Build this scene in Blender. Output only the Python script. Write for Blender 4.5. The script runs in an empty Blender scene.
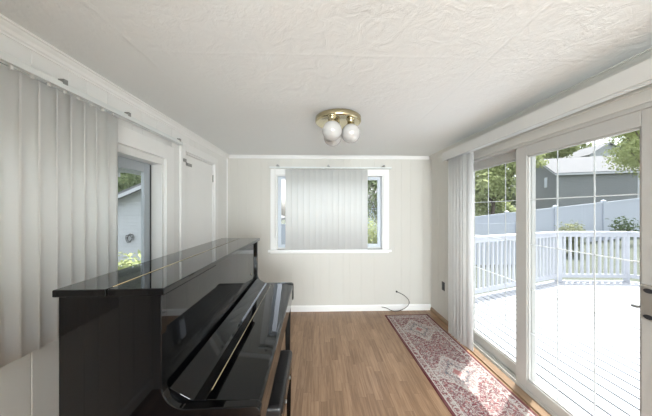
import bpy, bmesh, math, random
from mathutils import Vector, Matrix
PI = math.pi
R = math.radians
sc = bpy.context.scene
COL = sc.collection

# ------------------------------------------------------------ camera
cam_d = bpy.data.cameras.new('camera')
cam = bpy.data.objects.new('camera', cam_d)
COL.objects.link(cam)
cam.location = (0, 0, 1.5)
cam.rotation_euler = (R(90), 0, R(-1.67))
cam_d.sensor_width = 36
cam_d.lens = 240 / 652 * 36
cam_d.shift_y = 2 / 652
cam_d.clip_start = 0.02
cam_d.clip_end = 500
sc.camera = cam

# ------------------------------------------------------------ world, sun, exposure
SUN_EL, SUN_ROT = R(70), R(50.9)        # azimuth measured from +Y towards +X
world = bpy.data.worlds.new('world')
sc.world = world
world.use_nodes = True
wn = world.node_tree
wn.nodes.clear()
sky = wn.nodes.new('ShaderNodeTexSky')
sky.sky_type = 'NISHITA'
sky.sun_disc = False
sky.sun_elevation = SUN_EL
sky.sun_rotation = SUN_ROT
sky.air_density = 1.0
sky.dust_density = 3.0
bg = wn.nodes.new('ShaderNodeBackground')
bg.inputs['Strength'].default_value = 0.2
wo = wn.nodes.new('ShaderNodeOutputWorld')
hs = wn.nodes.new('ShaderNodeHueSaturation')
hs.inputs['Saturation'].default_value = 0.35
wn.links.new(sky.outputs[0], hs.inputs['Color'])
wn.links.new(hs.outputs[0], bg.inputs[0])
wn.links.new(bg.outputs[0], wo.inputs[0])

sun_d = bpy.data.lights.new('sun', 'SUN')
sun_d.energy = 3.4
sun_d.angle = R(0.6)
sun_d.color = (1.0, 0.99, 0.975)
sun = bpy.data.objects.new('sun', sun_d)
COL.objects.link(sun)
dirv = Vector((math.sin(SUN_ROT) * math.cos(SUN_EL), math.cos(SUN_ROT) * math.cos(SUN_EL), math.sin(SUN_EL)))
sun.rotation_euler = dirv.to_track_quat('Z', 'Y').to_euler()
sun.location = (6, 5, 12)

def area(name, loc, rot, sx, sy, energy, color=(1, 1, 1), portal=False):
    d = bpy.data.lights.new(name, 'AREA')
    d.shape = 'RECTANGLE'
    d.size, d.size_y = sx, sy
    d.energy = energy
    d.color = color
    o = bpy.data.objects.new(name, d)
    COL.objects.link(o)
    o.location = loc
    o.rotation_euler = rot
    if portal:
        d.cycles.is_portal = True
    return o

area('door_daylight_portal', (1.84, 1.93, 1.03), (0, R(90), 0), 2.0, 1.7, 1, portal=True)
area('window_daylight_portal', (0.165, 3.72, 1.47), (R(-90), 0, 0), 1.6, 1.1, 1, portal=True)
area('side_window_daylight_portal', (-1.5, 1.16, 1.42), (0, R(-90), 0), 1.05, 1.9, 1, portal=True)
# added fill lamp behind the camera; the rear wall has no window
area('rear_fill_lamp', (0.25, -4.1, 1.35), (R(95), 0, 0), 2.5, 1.6, 140, (0.88, 0.96, 1.0))

sc.view_settings.view_transform = 'Standard'
sc.view_settings.look = 'None'
sc.view_settings.gamma = 1
sc.view_settings.use_curve_mapping = False
sc.view_settings.exposure = 1.5
sc.cycles.use_denoising = True
sc.cycles.max_bounces = 12
sc.cycles.diffuse_bounces = 7
sc.cycles.transparent_max_bounces = 16
sc.cycles.sample_clamp_indirect = 6
sc.cycles.caustics_reflective = False
sc.cycles.caustics_refractive = False

# ------------------------------------------------------------ materials
def new_mat(name):
    m = bpy.data.materials.new(name)
    m.use_nodes = True
    nt = m.node_tree
    b = nt.nodes['Principled BSDF']
    return m, nt, b

def setp(b, color=None, rough=None, metal=None, spec=None, coat=None):
    if color is not None: b.inputs['Base Color'].default_value = (*color, 1)
    if rough is not None: b.inputs['Roughness'].default_value = rough
    if metal is not None: b.inputs['Metallic'].default_value = metal
    if spec is not None: b.inputs['Specular IOR Level'].default_value = spec
    if coat is not None: b.inputs['Coat Weight'].default_value = coat

def noise(nt, scale, detail=3, vec=None, rough=0.5, dist=0.0):
    n = nt.nodes.new('ShaderNodeTexNoise')
    n.inputs['Scale'].default_value = scale
    n.inputs['Detail'].default_value = detail
    n.inputs['Roughness'].default_value = rough
    n.inputs['Distortion'].default_value = dist
    if vec is not None: nt.links.new(vec, n.inputs['Vector'])
    return n

def objco(nt, scale=(1, 1, 1)):
    t = nt.nodes.new('ShaderNodeTexCoord')
    mp = nt.nodes.new('ShaderNodeMapping')
    mp.inputs['Scale'].default_value = scale
    nt.links.new(t.outputs['Object'], mp.inputs['Vector'])
    return mp.outputs[0]

def mixc(nt, fac, a, b, mode='MIX'):
    m = nt.nodes.new('ShaderNodeMix')
    m.data_type = 'RGBA'
    m.blend_type = mode
    for key, v in (('Factor', fac), ('A', a), ('B', b)):
        idx = {'Factor': 0, 'A': 6, 'B': 7}[key]
        if isinstance(v, (int, float)): m.inputs[idx].default_value = v
        elif isinstance(v, tuple): m.inputs[idx].default_value = (*v, 1)
        else: nt.links.new(v, m.inputs[idx])
    return m.outputs[2]

def math_(nt, op, a, b=0.0, c=0.0, clamp=False):
    m = nt.nodes.new('ShaderNodeMath')
    m.operation = op
    m.use_clamp = clamp
    for i, v in enumerate((a, b, c)):
        if isinstance(v, (int, float)): m.inputs[i].default_value = v
        else: nt.links.new(v, m.inputs[i])
    return m.outputs[0]

def add_bump(nt, b, height, strength, dist=0.01):
    bp = nt.nodes.new('ShaderNodeBump')
    bp.inputs['Strength'].default_value = strength
    bp.inputs['Distance'].default_value = dist
    nt.links.new(height, bp.inputs['Height'])
    nt.links.new(bp.outputs[0], b.inputs['Normal'])

def plain(name, color, rough=0.5, metal=0.0, var=0.04, scale=8, bump=0.0, spec=0.5, coat=0.0):
    """base colour with a faint procedural mottling"""
    m, nt, b = new_mat(name)
    setp(b, None, rough, metal, spec, coat)
    n = noise(nt, scale, 3, objco(nt))
    lo = tuple(c * (1 - var) for c in color)
    hi = tuple(min(1, c * (1 + var)) for c in color)
    nt.links.new(mixc(nt, n.outputs['Fac'], lo, hi), b.inputs['Base Color'])
    if bump: add_bump(nt, b, n.outputs['Fac'], bump)
    return m

M = {}
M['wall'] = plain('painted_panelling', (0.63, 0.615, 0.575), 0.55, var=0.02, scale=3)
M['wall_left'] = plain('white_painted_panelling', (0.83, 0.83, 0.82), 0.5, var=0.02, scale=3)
M['cream'] = plain('cream_board', (0.60, 0.595, 0.575), 0.45, var=0.02)
M['trim'] = plain('white_trim_paint', (0.88, 0.88, 0.875), 0.35, var=0.015)
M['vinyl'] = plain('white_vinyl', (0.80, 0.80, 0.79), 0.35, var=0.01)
M['door_vinyl'] = plain('shaded_white_vinyl', (0.50, 0.49, 0.465), 0.38, var=0.02)  # white vinyl greyed down; the room-side shade is put into the colour
M['bluevinyl'] = plain('pale_grey_vinyl', (0.62, 0.67, 0.74), 0.4, var=0.02)
M['sash_blue'] = plain('blue_grey_sash', (0.44, 0.48, 0.52), 0.4, var=0.02)
M['rail_metal'] = plain('pale_blue_grey_rail', (0.72, 0.75, 0.75), 0.3, var=0.01)
M['dark'] = plain('dark_gap_metal', (0.03, 0.03, 0.035), 0.4)
M['steel'] = plain('grey_steel', (0.35, 0.35, 0.34), 0.3, 0.9)
M['brass'] = plain('polished_brass', (0.62, 0.54, 0.35), 0.2, 1.0, var=0.05)
M['opal'] = plain('opal_glass', (0.50, 0.49, 0.475), 0.12, var=0.01, coat=0.5)
M['black_plastic'] = plain('black_plastic', (0.012, 0.012, 0.013), 0.3)
M['felt'] = plain('black_vinyl_padding', (0.012, 0.011, 0.012), 0.38, bump=0.05, scale=60)
M['handle'] = plain('taupe_metal_handle', (0.42, 0.39, 0.35), 0.3, 0.5)
M['ivory'] = plain('ivory_key', (0.8, 0.78, 0.7), 0.2)
M['backwood'] = plain('dark_back_wood', (0.05, 0.035, 0.025), 0.6)

m, nt, b = new_mat('polished_ebony'); M['ebony'] = m
setp(b, (0.002, 0.002, 0.0024), 0.03, 0, 0.38)
n = noise(nt, 2.2, 1, objco(nt)); add_bump(nt, b, n.outputs['Fac'], 0.012, 0.02)

# ceiling: trowelled plaster with sheet joints
m, nt, b = new_mat('trowelled_plaster'); M['ceiling'] = m
setp(b, (0.85, 0.87, 0.87), 0.75, 0, 0.2)
co = objco(nt)
n1 = noise(nt, 9, 6, co, 0.6, 1.6)
n2 = noise(nt, 42, 4, co, 0.6, 0.8)
n3 = noise(nt, 2.0, 2, co)
rg = nt.nodes.new('ShaderNodeMapRange'); rg.inputs[1].default_value = 0.42; rg.inputs[2].default_value = 0.62
nt.links.new(n3.outputs['Fac'], rg.inputs[0])
rough_area = math_(nt, 'MULTIPLY', n2.outputs['Fac'], rg.outputs[0])
h = math_(nt, 'ADD', math_(nt, 'MULTIPLY', n1.outputs['Fac'], 0.55), math_(nt, 'MULTIPLY', rough_area, 0.55))
sep = nt.nodes.new('ShaderNodeSeparateXYZ'); nt.links.new(co, sep.inputs[0])
wob = noise(nt, 5, 3, co)
def ridge(coord, pos, w):
    d_ = math_(nt, 'ABSOLUTE', math_(nt, 'SUBTRACT', math_(nt, 'ADD', coord, math_(nt, 'MULTIPLY', math_(nt, 'SUBTRACT', wob.outputs['Fac'], 0.5), 0.03)), pos))
    return math_(nt, 'SUBTRACT', 1.0, math_(nt, 'DIVIDE', d_, w), clamp=True)
j = math_(nt, 'MAXIMUM', ridge(sep.outputs[0], -0.90, 0.022), ridge(sep.outputs[0], 0.90, 0.012))
j = math_(nt, 'MAXIMUM', j, math_(nt, 'MULTIPLY', ridge(sep.outputs[1], 1.24, 0.014), 0.35))
h = math_(nt, 'ADD', h, math_(nt, 'MULTIPLY', j, 0.22))
add_bump(nt, b, h, 1.0, 0.0065)

# laminate floor, strips running along Y
m, nt, b = new_mat('oak_laminate'); M['floor'] = m
setp(b, None, 0.36, 0, 0.4)
t = nt.nodes.new('ShaderNodeTexCoord')
sp = nt.nodes.new('ShaderNodeSeparateXYZ'); nt.links.new(t.outputs['Object'], sp.inputs[0])
cb = nt.nodes.new('ShaderNodeCombineXYZ')
row = math_(nt, 'FLOOR', math_(nt, 'DIVIDE', sp.outputs[0], 0.064))
wn_ = nt.nodes.new('ShaderNodeTexWhiteNoise'); wn_.noise_dimensions = '1D'; nt.links.new(row, wn_.inputs['W'])
nt.links.new(math_(nt, 'ADD', sp.outputs[1], wn_.outputs['Value']), cb.inputs[0]); nt.links.new(sp.outputs[0], cb.inputs[1])
br = nt.nodes.new('ShaderNodeTexBrick')
nt.links.new(cb.outputs[0], br.inputs['Vector'])
br.offset = 0.0
br.inputs['Color1'].default_value = (0, 0, 0, 1); br.inputs['Color2'].default_value = (1, 1, 1, 1)
br.inputs['Mortar'].default_value = (0.5, 0.5, 0.5, 1)
br.inputs['Scale'].default_value = 1
br.inputs['Mortar Size'].default_value = 0.0009
br.inputs['Brick Width'].default_value = 0.41
br.inputs['Row Height'].default_value = 0.064
mp = nt.nodes.new('ShaderNodeMapping'); mp.inputs['Scale'].default_value = (26, 1.6, 1)
nt.links.new(t.outputs['Object'], mp.inputs['Vector'])
off = nt.nodes.new('ShaderNodeVectorMath'); off.operation = 'ADD'
nt.links.new(mp.outputs[0], off.inputs[0])
sc10 = nt.nodes.new('ShaderNodeVectorMath'); sc10.operation = 'SCALE'; sc10.inputs['Scale'].default_value = 9
nt.links.new(br.outputs['Color'], sc10.inputs[0]); nt.links.new(sc10.outputs[0], off.inputs[1])
g = noise(nt, 2.2, 6, off.outputs[0], 0.62, 0.6)
c1 = mixc(nt, br.outputs['Color'], (0.295, 0.180, 0.105), (0.405, 0.256, 0.155))
rr = nt.nodes.new('ShaderNodeMapRange'); rr.inputs[1].default_value = 0.35; rr.inputs[2].default_value = 0.68
nt.links.new(g.outputs['Fac'], rr.inputs[0])
c2 = mixc(nt, rr.outputs[0], (0.70, 0.66, 0.62), (1.12, 1.12, 1.12), )
c3 = mixc(nt, 1.0, c1, c2, 'MULTIPLY')
c4 = mixc(nt, math_(nt, 'MULTIPLY', br.outputs['Fac'], 0.5), c3, (0.10, 0.06, 0.04))
nt.links.new(c4, b.inputs['Base Color'])
M['woodtrim'] = plain('varnished_wood_strip', (0.27, 0.175, 0.105), 0.4, var=0.2, scale=20)

# glass: clear pane, mostly see-through with a fresnel reflection
m, nt, b = new_mat('clear_glass'); M['glass'] = m
nt.nodes.remove(b)
tr = nt.nodes.new('ShaderNodeBsdfTransparent'); tr.inputs[0].default_value = (0.97, 0.985, 0.98, 1)
gl = nt.nodes.new('ShaderNodeBsdfGlossy'); gl.inputs['Roughness'].default_value = 0.01
lw = nt.nodes.new('ShaderNodeLayerWeight'); lw.inputs['Blend'].default_value = 0.5
fr_f = math_(nt, 'ADD', math_(nt, 'MULTIPLY', math_(nt, 'POWER', lw.outputs['Facing'], 5.0), 0.8), 0.03)
mx = nt.nodes.new('ShaderNodeMixShader')
nt.links.new(fr_f, mx.inputs[0]); nt.links.new(tr.outputs[0], mx.inputs[1]); nt.links.new(gl.outputs[0], mx.inputs[2])
nt.links.new(mx.outputs[0], nt.nodes['Material Output'].inputs[0])

def leafy(name, c_a, c_b, trans=0.35, scale=3):
    m, nt, b = new_mat(name)
    nt.nodes.remove(b)
    n = noise(nt, scale, 2, objco(nt))
    col = mixc(nt, n.outputs['Fac'], c_a, c_b)
    df = nt.nodes.new('ShaderNodeBsdfDiffuse'); tl = nt.nodes.new('ShaderNodeBsdfTranslucent')
    nt.links.new(col, df.inputs[0]); nt.links.new(col, tl.inputs[0])
    mx = nt.nodes.new('ShaderNodeMixShader'); mx.inputs[0].default_value = trans
    nt.links.new(df.outputs[0], mx.inputs[1]); nt.links.new(tl.outputs[0], mx.inputs[2])
    nt.links.new(mx.outputs[0], nt.nodes['Material Output'].inputs[0])
    return m
M['slat'] = leafy('ribbed_vinyl_slat', (0.88, 0.88, 0.87), (0.93, 0.93, 0.92), 0.55, 6)
M['slat_grey'] = leafy('grey_white_vinyl_slat', (0.90, 0.90, 0.89), (0.93, 0.93, 0.92), 0.42, 6)
M['grille'] = leafy('translucent_white_grille', (0.8, 0.8, 0.8), (0.84, 0.84, 0.84), 0.35)
M['leaf1'] = leafy('sunlit_maple_leaves', (0.28, 0.33, 0.15), (0.52, 0.55, 0.29))
M['leaf2'] = leafy('mid_green_leaves', (0.12, 0.16, 0.08), (0.27, 0.32, 0.17))
M['leaf3'] = leafy('olive_shrub_leaves', (0.17, 0.20, 0.11), (0.36, 0.36, 0.24))
M['leaf4'] = leafy('dark_shrub_leaves', (0.06, 0.09, 0.05), (0.14, 0.18, 0.10))
M['bark'] = plain('bark', (0.12, 0.09, 0.07), 0.9, var=0.3, scale=12)
M['grass'] = plain('mown_grass', (0.085, 0.095, 0.07), 0.95, var=0.35, scale=1.5)
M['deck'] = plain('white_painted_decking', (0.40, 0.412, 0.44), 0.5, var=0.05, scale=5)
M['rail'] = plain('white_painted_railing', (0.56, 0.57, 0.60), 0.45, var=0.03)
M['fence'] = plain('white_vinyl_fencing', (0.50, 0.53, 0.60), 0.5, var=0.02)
M['joist'] = plain('gap_shade_lumber', (0.045, 0.04, 0.036), 0.9, var=0.2)  # joists and sheet kept near-black so gaps between boards look shaded
M['roof'] = plain('pale_grey_shingle', (0.17, 0.17, 0.175), 0.9, var=0.4, scale=14)
M['concrete'] = plain('concrete', (0.4, 0.39, 0.37), 0.9)
M['redbrick'] = plain('red_brick', (0.42, 0.16, 0.10), 0.9, var=0.2)

def siding(name, color, pitch):
    m, nt, b = new_mat(name)
    setp(b, color, 0.6, 0, 0.3)
    co = objco(nt)
    s = nt.nodes.new('ShaderNodeSeparateXYZ'); nt.links.new(co, s.inputs[0])
    f = math_(nt, 'FRACT', math_(nt, 'DIVIDE', s.outputs[2], pitch))
    n = noise(nt, 6, 3, co)
    col = mixc(nt, n.outputs['Fac'], tuple(c * 0.93 for c in color), tuple(min(1, c * 1.07) for c in color))
    nt.links.new(col, b.inputs['Base Color'])
    add_bump(nt, b, math_(nt, 'SUBTRACT', 1.0, f), 0.9, 0.02)
    return m
M['siding_grey'] = siding('grey_lap_siding', (0.25, 0.26, 0.265), 0.16)
M['siding_white'] = siding('white_lap_siding', (0.56, 0.575, 0.59), 0.13)
M['siding_blue'] = siding('pale_blue_siding', (0.50, 0.58, 0.66), 0.14)

# ------------------------------------------------------------ mesh helpers
class MB:
    def __init__(s): s.v = []; s.f = []; s.sm = []
    def add(s, vs, fs, smooth=False, mat=None):
        n = len(s.v)
        for p in vs:
            p = Vector(p)
            if mat is not None: p = mat @ p
            s.v.append(tuple(p))
        for f in fs:
            s.f.append(tuple(n + i for i in f)); s.sm.append(smooth)
        return s
    def box(s, x0, x1, y0, y1, z0, z1, mat=None):
        x0, x1 = min(x0, x1), max(x0, x1); y0, y1 = min(y0, y1), max(y0, y1); z0, z1 = min(z0, z1), max(z0, z1)
        vs = [(x0,y0,z0),(x1,y0,z0),(x1,y1,z0),(x0,y1,z0),(x0,y0,z1),(x1,y0,z1),(x1,y1,z1),(x0,y1,z1)]
        return s.add(vs, [(0,3,2,1),(4,5,6,7),(0,1,5,4),(1,2,6,5),(2,3,7,6),(3,0,4,7)], mat=mat)
    def prism(s, prof, a0, a1, axis='y', smooth=False, mat=None):
        """prof: 2-D points; axis y -> (x,z), axis x -> (y,z), axis z -> (x,y)"""
        def P(p, a):
            return {'y': (p[0], a, p[1]), 'x': (a, p[0], p[1]), 'z': (p[0], p[1], a)}[axis]
        n = len(prof)
        vs = [P(p, a0) for p in prof] + [P(p, a1) for p in prof]
        fs = [(i, (i+1) % n, n+(i+1) % n, n+i) for i in range(n)]
        k = len(s.v)
        s.add(vs, fs, smooth, mat)
        s.f.append(tuple(k+i for i in range(n))[::-1]); s.sm.append(False)
        s.f.append(tuple(k+n+i for i in range(n))); s.sm.append(False)
        return s
    def lathe(s, prof, seg=32, c=(0, 0, 0), mat=None, smooth=True):
        vs, fs = [], []
        n = len(prof)
        for k in range(seg):
            a = 2*PI*k/seg
            for r, z in prof: vs.append((c[0]+r*math.cos(a), c[1]+r*math.sin(a), c[2]+z))
        for k in range(seg):
            k2 = (k+1) % seg
            for i in range(n-1): fs.append((k*n+i, k2*n+i, k2*n+i+1, k*n+i+1))
        s.add(vs, fs, smooth, mat)
        return s
    def cyl(s, p0, p1, r0, r1=None, seg=16, smooth=True):
        r1 = r0 if r1 is None else r1
        return s.tube([p0, p1], [r0, r1], seg)
    def tube(s, pts, rs, seg=10):
        pts = [Vector(p) for p in pts]
        if isinstance(rs, (int, float)): rs = [rs]*len(pts)
        base = len(s.v); prev = None
        for i, p in enumerate(pts):
            d = (pts[min(i+1, len(pts)-1)] - pts[max(i-1, 0)]).normalized()
            if prev is None:
                u = d.cross(Vector((0, 0, 1)))
                if u.length < 1e-3: u = d.cross(Vector((1, 0, 0)))
            else:
                u = prev - d*prev.dot(d)
            u.normalize(); prev = u; w = d.cross(u)
            for k in range(seg):
                a = 2*PI*k/seg
                s.v.append(tuple(p + (u*math.cos(a)+w*math.sin(a))*rs[i]))
        for i in range(len(pts)-1):
            for k in range(seg):
                k2 = (k+1) % seg
                s.f.append((base+i*seg+k, base+i*seg+k2, base+(i+1)*seg+k2, base+(i+1)*seg+k)); s.sm.append(True)
        s.f.append(tuple(base+k for k in range(seg))[::-1]); s.sm.append(False)
        e = base+(len(pts)-1)*seg
        s.f.append(tuple(e+k for k in range(seg))); s.sm.append(False)
        return s
    def build(s, name, mat, parent=None, bevel=0, seg=2, fix=True):
        me = bpy.data.meshes.new(name)
        me.from_pydata(s.v, [], s.f)
        me.polygons.foreach_set('use_smooth', s.sm)
        if fix:
            bm = bmesh.new(); bm.from_mesh(me)
            bmesh.ops.recalc_face_normals(bm, faces=bm.faces)
            bm.to_mesh(me); bm.free()
        me.materials.append(mat)
        o = bpy.data.objects.new(name, me)
        COL.objects.link(o)
        if parent is not None: o.parent = parent
        if bevel:
            b_ = o.modifiers.new('edge', 'BEVEL'); b_.width = bevel; b_.segments = seg
            b_.limit_method = 'ANGLE'; b_.angle_limit = R(40)
        return o

def tag(o, label=None, cat=None, group=None, kind=None):
    if label: o['label'] = label
    if cat: o['category'] = cat
    if group: o['group'] = group
    if kind: o['kind'] = kind
    return o
def empty(name, loc=(0, 0, 0), rz=0.0, **kw):
    o = bpy.data.objects.new(name, None)
    COL.objects.link(o)
    o.location = loc; o.rotation_euler = (0, 0, rz); o.empty_display_size = 0.1
    return tag(o, **kw)
def struct(o, label=None, cat=None): return tag(o, label, cat, kind='structure')

# ------------------------------------------------------------ room shell
XL, XR, YB, YF, HT = -1.348, 1.683, 3.56, -4.2, 2.3
TH = 0.14

def panel_wall(name, mat, u0, u1, openings, to3d, grooves, label, z1=HT):
    """board-grooved wall; to3d(u, depth, z): depth>0 goes away from the room"""
    mb = MB()
    cuts = sorted({u0, u1} | {c for o in openings for c in o[:2]})
    for a, b_ in zip(cuts[:-1], cuts[1:]):
        mid = (a+b_)/2
        zs = [(0, z1)]
        for (p, q, r0, r1) in openings:
            if p <= mid <= q: zs = [(0, r0), (r1, z1)]
        line = [(a, 0)]
        for g_ in grooves:
            if a+0.01 < g_ < b_-0.01:
                line += [(g_-0.004, 0), (g_-0.0015, 0.0022), (g_+0.0015, 0.0022), (g_+0.004, 0)]
        line.append((b_, 0))
        prof = line + [(b_, TH), (a, TH)]
        for (za, zb) in zs:
            if zb-za < 1e-4: continue
            n = len(prof)
            vs = [to3d(u, d, za) for u, d in prof] + [to3d(u, d, zb) for u, d in prof]
            fs = [(i, (i+1) % n, n+(i+1) % n, n+i) for i in range(n)] + [tuple(range(n))[::-1], tuple(n+i for i in range(n))]
            mb.add(vs, fs)
    return struct(mb.build(name, mat), label, 'wall')

def groove_seq(a, b_, start, steps):
    out, u, i = [], start, 0
    while u < b_:
        if u > a: out.append(u)
        u += steps[i % len(steps)]; i += 1
    return out
steps = [0.10, 0.14, 0.20, 0.10, 0.165, 0.20, 0.14, 0.165]
BW = (-0.635, 0.965, 0.915, 2.025)       # back window opening x0,x1,z0,z1
LW = (0.20, 2.12, 0.90, 1.945)           # side window opening y0,y1,z0,z1
LD = (2.435, 3.12, 0.0, 2.085)           # panel door opening
PD = (1.075, 2.79, 0.0, 2.05)            # patio door opening
panel_wall('wall_back', M['wall'], XL, XR, [BW], lambda u, d, z: (u, YB+d, z),
           groove_seq(XL, XR, -1.29, steps), 'beige grooved panelled wall around the blind-covered window')
panel_wall('wall_left', M['wall_left'], YF, YB+TH, [LW, LD], lambda u, d, z: (XL-d, u, z),
           groove_seq(YF, YB, -2.3, steps), 'off-white panelled wall behind the piano')
panel_wall('wall_right', M['wall'], YF, YB+TH, [PD], lambda u, d, z: (XR+d, u, z),
           groove_seq(YF, YB, -2.2, steps), 'beige panelled wall holding the sliding glass door')
panel_wall('wall_front', M['wall'], XL, XR, [], lambda u, d, z: (u, YF-d, z), [], 'plain wall behind the camera')
struct(MB().box(XL-TH, XR+TH, YF-TH, YB+TH, -0.12, 0).build('floor', M['floor']), 'brown wood-look laminate strip floor', 'floor')
struct(MB().box(XL-TH, XR+TH, YF-TH, YB+TH, HT, HT+0.12).build('ceiling', M['ceiling']), 'white trowelled plaster ceiling', 'ceiling')

def crown_prof(s=1.0):
    return [(0, 0), (0, -0.052), (0.008, -0.052), (0.010, -0.045), (0.018, -0.040), (0.024, -0.026), (0.036, -0.016), (0.040, -0.010), (0.050, -0.008), (0.050, 0)]
cp = crown_prof()
struct(MB().prism([(XL+a, HT+z) for a, z in cp], YF, YB, 'y').build('trim_1', M['trim']), 'white crown moulding over the piano-side wall', 'trim')
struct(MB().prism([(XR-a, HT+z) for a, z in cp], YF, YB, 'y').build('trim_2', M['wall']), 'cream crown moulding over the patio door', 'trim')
struct(MB().prism([(YB-a*0.8, HT+z*0.8) for a, z in cp], XL+0.03, XR-0.03, 'x').build('trim_3', M['trim']), 'white crown moulding over the blind-covered window', 'trim')
bp_ = [(0, 0), (0, 0.088), (0.006, 0.088), (0.012, 0.078), (0.015, 0.07), (0.015, 0)]
struct(MB().prism([(YB-a, z) for a, z in bp_], XL, XR-0.012, 'x').build('baseboard_back', M['trim']), 'white baseboard under the window wall', 'baseboard')
struct(MB().prism([(XL+a, z) for a, z in bp_], YF, 2.35, 'y').build('baseboard_left', M['trim']), 'white baseboard behind the piano', 'baseboard')
struct(MB().prism([(XR, 0), (XR, 0.05), (XR-0.006, 0.05), (XR-0.018, 0.03), (XR-0.020, 0)], PD[1]+0.06, YB-0.016, 'y').build('baseboard_right', M['woodtrim']), 'brown wooden base strip beside the patio door', 'baseboard')
struct(MB().box(XL-0.55, XR+TH+0.02, YF-0.5, YB+0.62, HT+0.12, HT+0.24).build('trim_6', M['trim']), 'white roof eave, unseen, added to block sun at the end window', 'eave')  # added out of view so sun misses the floor by the end window
struct(MB().box(XL, -0.52, -0.50, -0.38, 0, HT).build('light_block_wall', M['wall_left']), 'unseen wall stub added to keep the fill lamp off the piano end', 'wall')  # added out of view; shields piano end and side wall from the fill
# vertical corner bead, far left and far right corners
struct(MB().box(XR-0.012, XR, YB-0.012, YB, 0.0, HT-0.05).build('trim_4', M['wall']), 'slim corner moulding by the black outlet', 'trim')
struct(MB().box(XL, XL+0.012, YB-0.012, YB, 0.09, HT-0.05).build('trim_5', M['trim']), 'slim corner moulding beside the panel door', 'trim')

# ------------------------------------------------------------ back window
def sash(parent, axis_pos, u0, u1, z0, z1, w, t, plane, mat, name='sash', pane=True, mb_extra=None):
    """rectangular sash frame; plane 'y' lies in x-z at y=axis_pos, plane 'x' lies in y-z"""
    mb = MB()
    def bx(a, b_, c, d):
        if plane == 'y': mb.box(a, b_, axis_pos, axis_pos+t, c, d)
        else: mb.box(axis_pos, axis_pos+t, a, b_, c, d)
    bx(u0, u0+w, z0, z1); bx(u1-w, u1, z0, z1); bx(u0+w, u1-w, z0, z0+w); bx(u0+w, u1-w, z1-w, z1)
    o = mb.build(name, mat, parent, 0.003)
    if pane:
        g_ = MB(); c_ = axis_pos+t/2
        if plane == 'y': g_.box(u0+w-0.004, u1-w+0.004, c_-0.002, c_+0.002, z0+w-0.004, z1-w+0.004)
        else: g_.box(c_-0.002, c_+0.002, u0+w-0.004, u1-w+0.004, z0+w-0.004, z1-w+0.004)
        g_.build('pane', M['glass'], o)
    return o

w1 = struct(empty('window_1', (0.165, YB, 0.9)), 'white-cased window half hidden by vertical blinds, on the end wall', 'window')
def in_parent(o, p):
    o.parent = p; o.location = -Vector(p.location); return o
x0, x1, z0, z1 = BW
mb = MB()
cw = 0.078
mb.box(x0-cw, x0, YB-0.018, YB, z0, z1+cw); mb.box(x1, x1+cw, YB-0.018, YB, z0, z1+cw); mb.box(x0, x1, YB-0.018, YB, z1, z1+cw)
in_parent(mb.build('casing', M['trim'], None, 0.004), w1)
in_parent(MB().box(x0-cw-0.03, x1+cw+0.03, YB-0.055, YB+0.06, z0-0.034, z0).build('window_sill', M['trim'], None, 0.006, 3), w1)
in_parent(MB().box(x0-cw, x1+cw, YB-0.014, YB, z0-0.055, z0-0.034).build('apron', M['trim'], None, 0.003), w1)
mb = MB()
mb.box(x0, x0+0.02, YB+0.0, YB+TH, z0, z1).box(x1-0.02, x1, YB, YB+TH, z0, z1).box(x0+0.02, x1-0.02, YB, YB+TH, z1-0.02, z1).box(x0+0.02, x1-0.02, YB+0.06, YB+TH, z0, z0+0.02)
in_parent(mb.build('window_frame', M['vinyl'], None, 0.002), w1)
for (a, b_, yy) in ((x0+0.02, 0.19, YB+0.075), (0.14, x1-0.02, YB+0.105)):
    s_ = sash(None, yy, a, b_, z0+0.02, z1-0.02, 0.045, 0.025, 'y', M['bluevinyl'])
    in_parent(s_, w1)

# side window behind the piano
w2 = struct(empty('window_2', (XL, 1.16, 0.9)), 'white-cased side window behind the piano, half covered by blinds', 'window')
y0, y1, z0, z1 = LW
cw = 0.125
mb = MB()
for (a, b_, c, d) in ((y0-cw, y0, z0, z1+cw), (y1, y1+cw, z0, z1+cw), (y0, y1, z1, z1+cw)):
    mb.box(XL, XL+0.018, a, b_, c, d)
in_parent(mb.build('casing', M['trim'], None, 0.004), w2)
mb = MB()
for (a, b_, c, d) in ((y0-0.02, y0, z0, z1+0.02), (y1, y1+0.02, z0, z1+0.02), (y0, y1, z1, z1+0.02)):
    mb.box(XL+0.018, XL+0.028, a, b_, c, d)
in_parent(mb.build('inner_bead', M['trim'], None, 0.003), w2)
in_parent(MB().box(XL-0.06, XL+0.05, y0-cw-0.02, y1+cw+0.02, z0-0.032, z0).build('window_sill', M['trim'], None, 0.006, 3), w2)
mb = MB()
mb.box(XL-TH, XL, y0, y0+0.02, z0, z1).box(XL-TH, XL, y1-0.02, y1, z0, z1).box(XL-TH, XL, y0+0.02, y1-0.02, z1-0.055, z1).box(XL-TH, XL-0.06, y0+0.02, y1-0.02, z0, z0+0.02)
in_parent(mb.build('window_frame', M['vinyl'], None, 0.002), w2)
for (a, b_, xx) in ((y0+0.02, 1.22, XL-0.085), (1.14, y1-0.02, XL-0.12)):
    s_ = sash(None, xx, a, b_, z0+0.02, z1-0.055, 0.078 if b_ > 1.5 else 0.05, 0.028, 'x', M['sash_blue'])
    in_parent(s_, w2)
in_parent(MB().box(XL-0.092, XL-0.088, 2.086, 2.099, z0+0.03, z1-0.06).build('window_gasket', M['dark'], None), w2)

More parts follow.
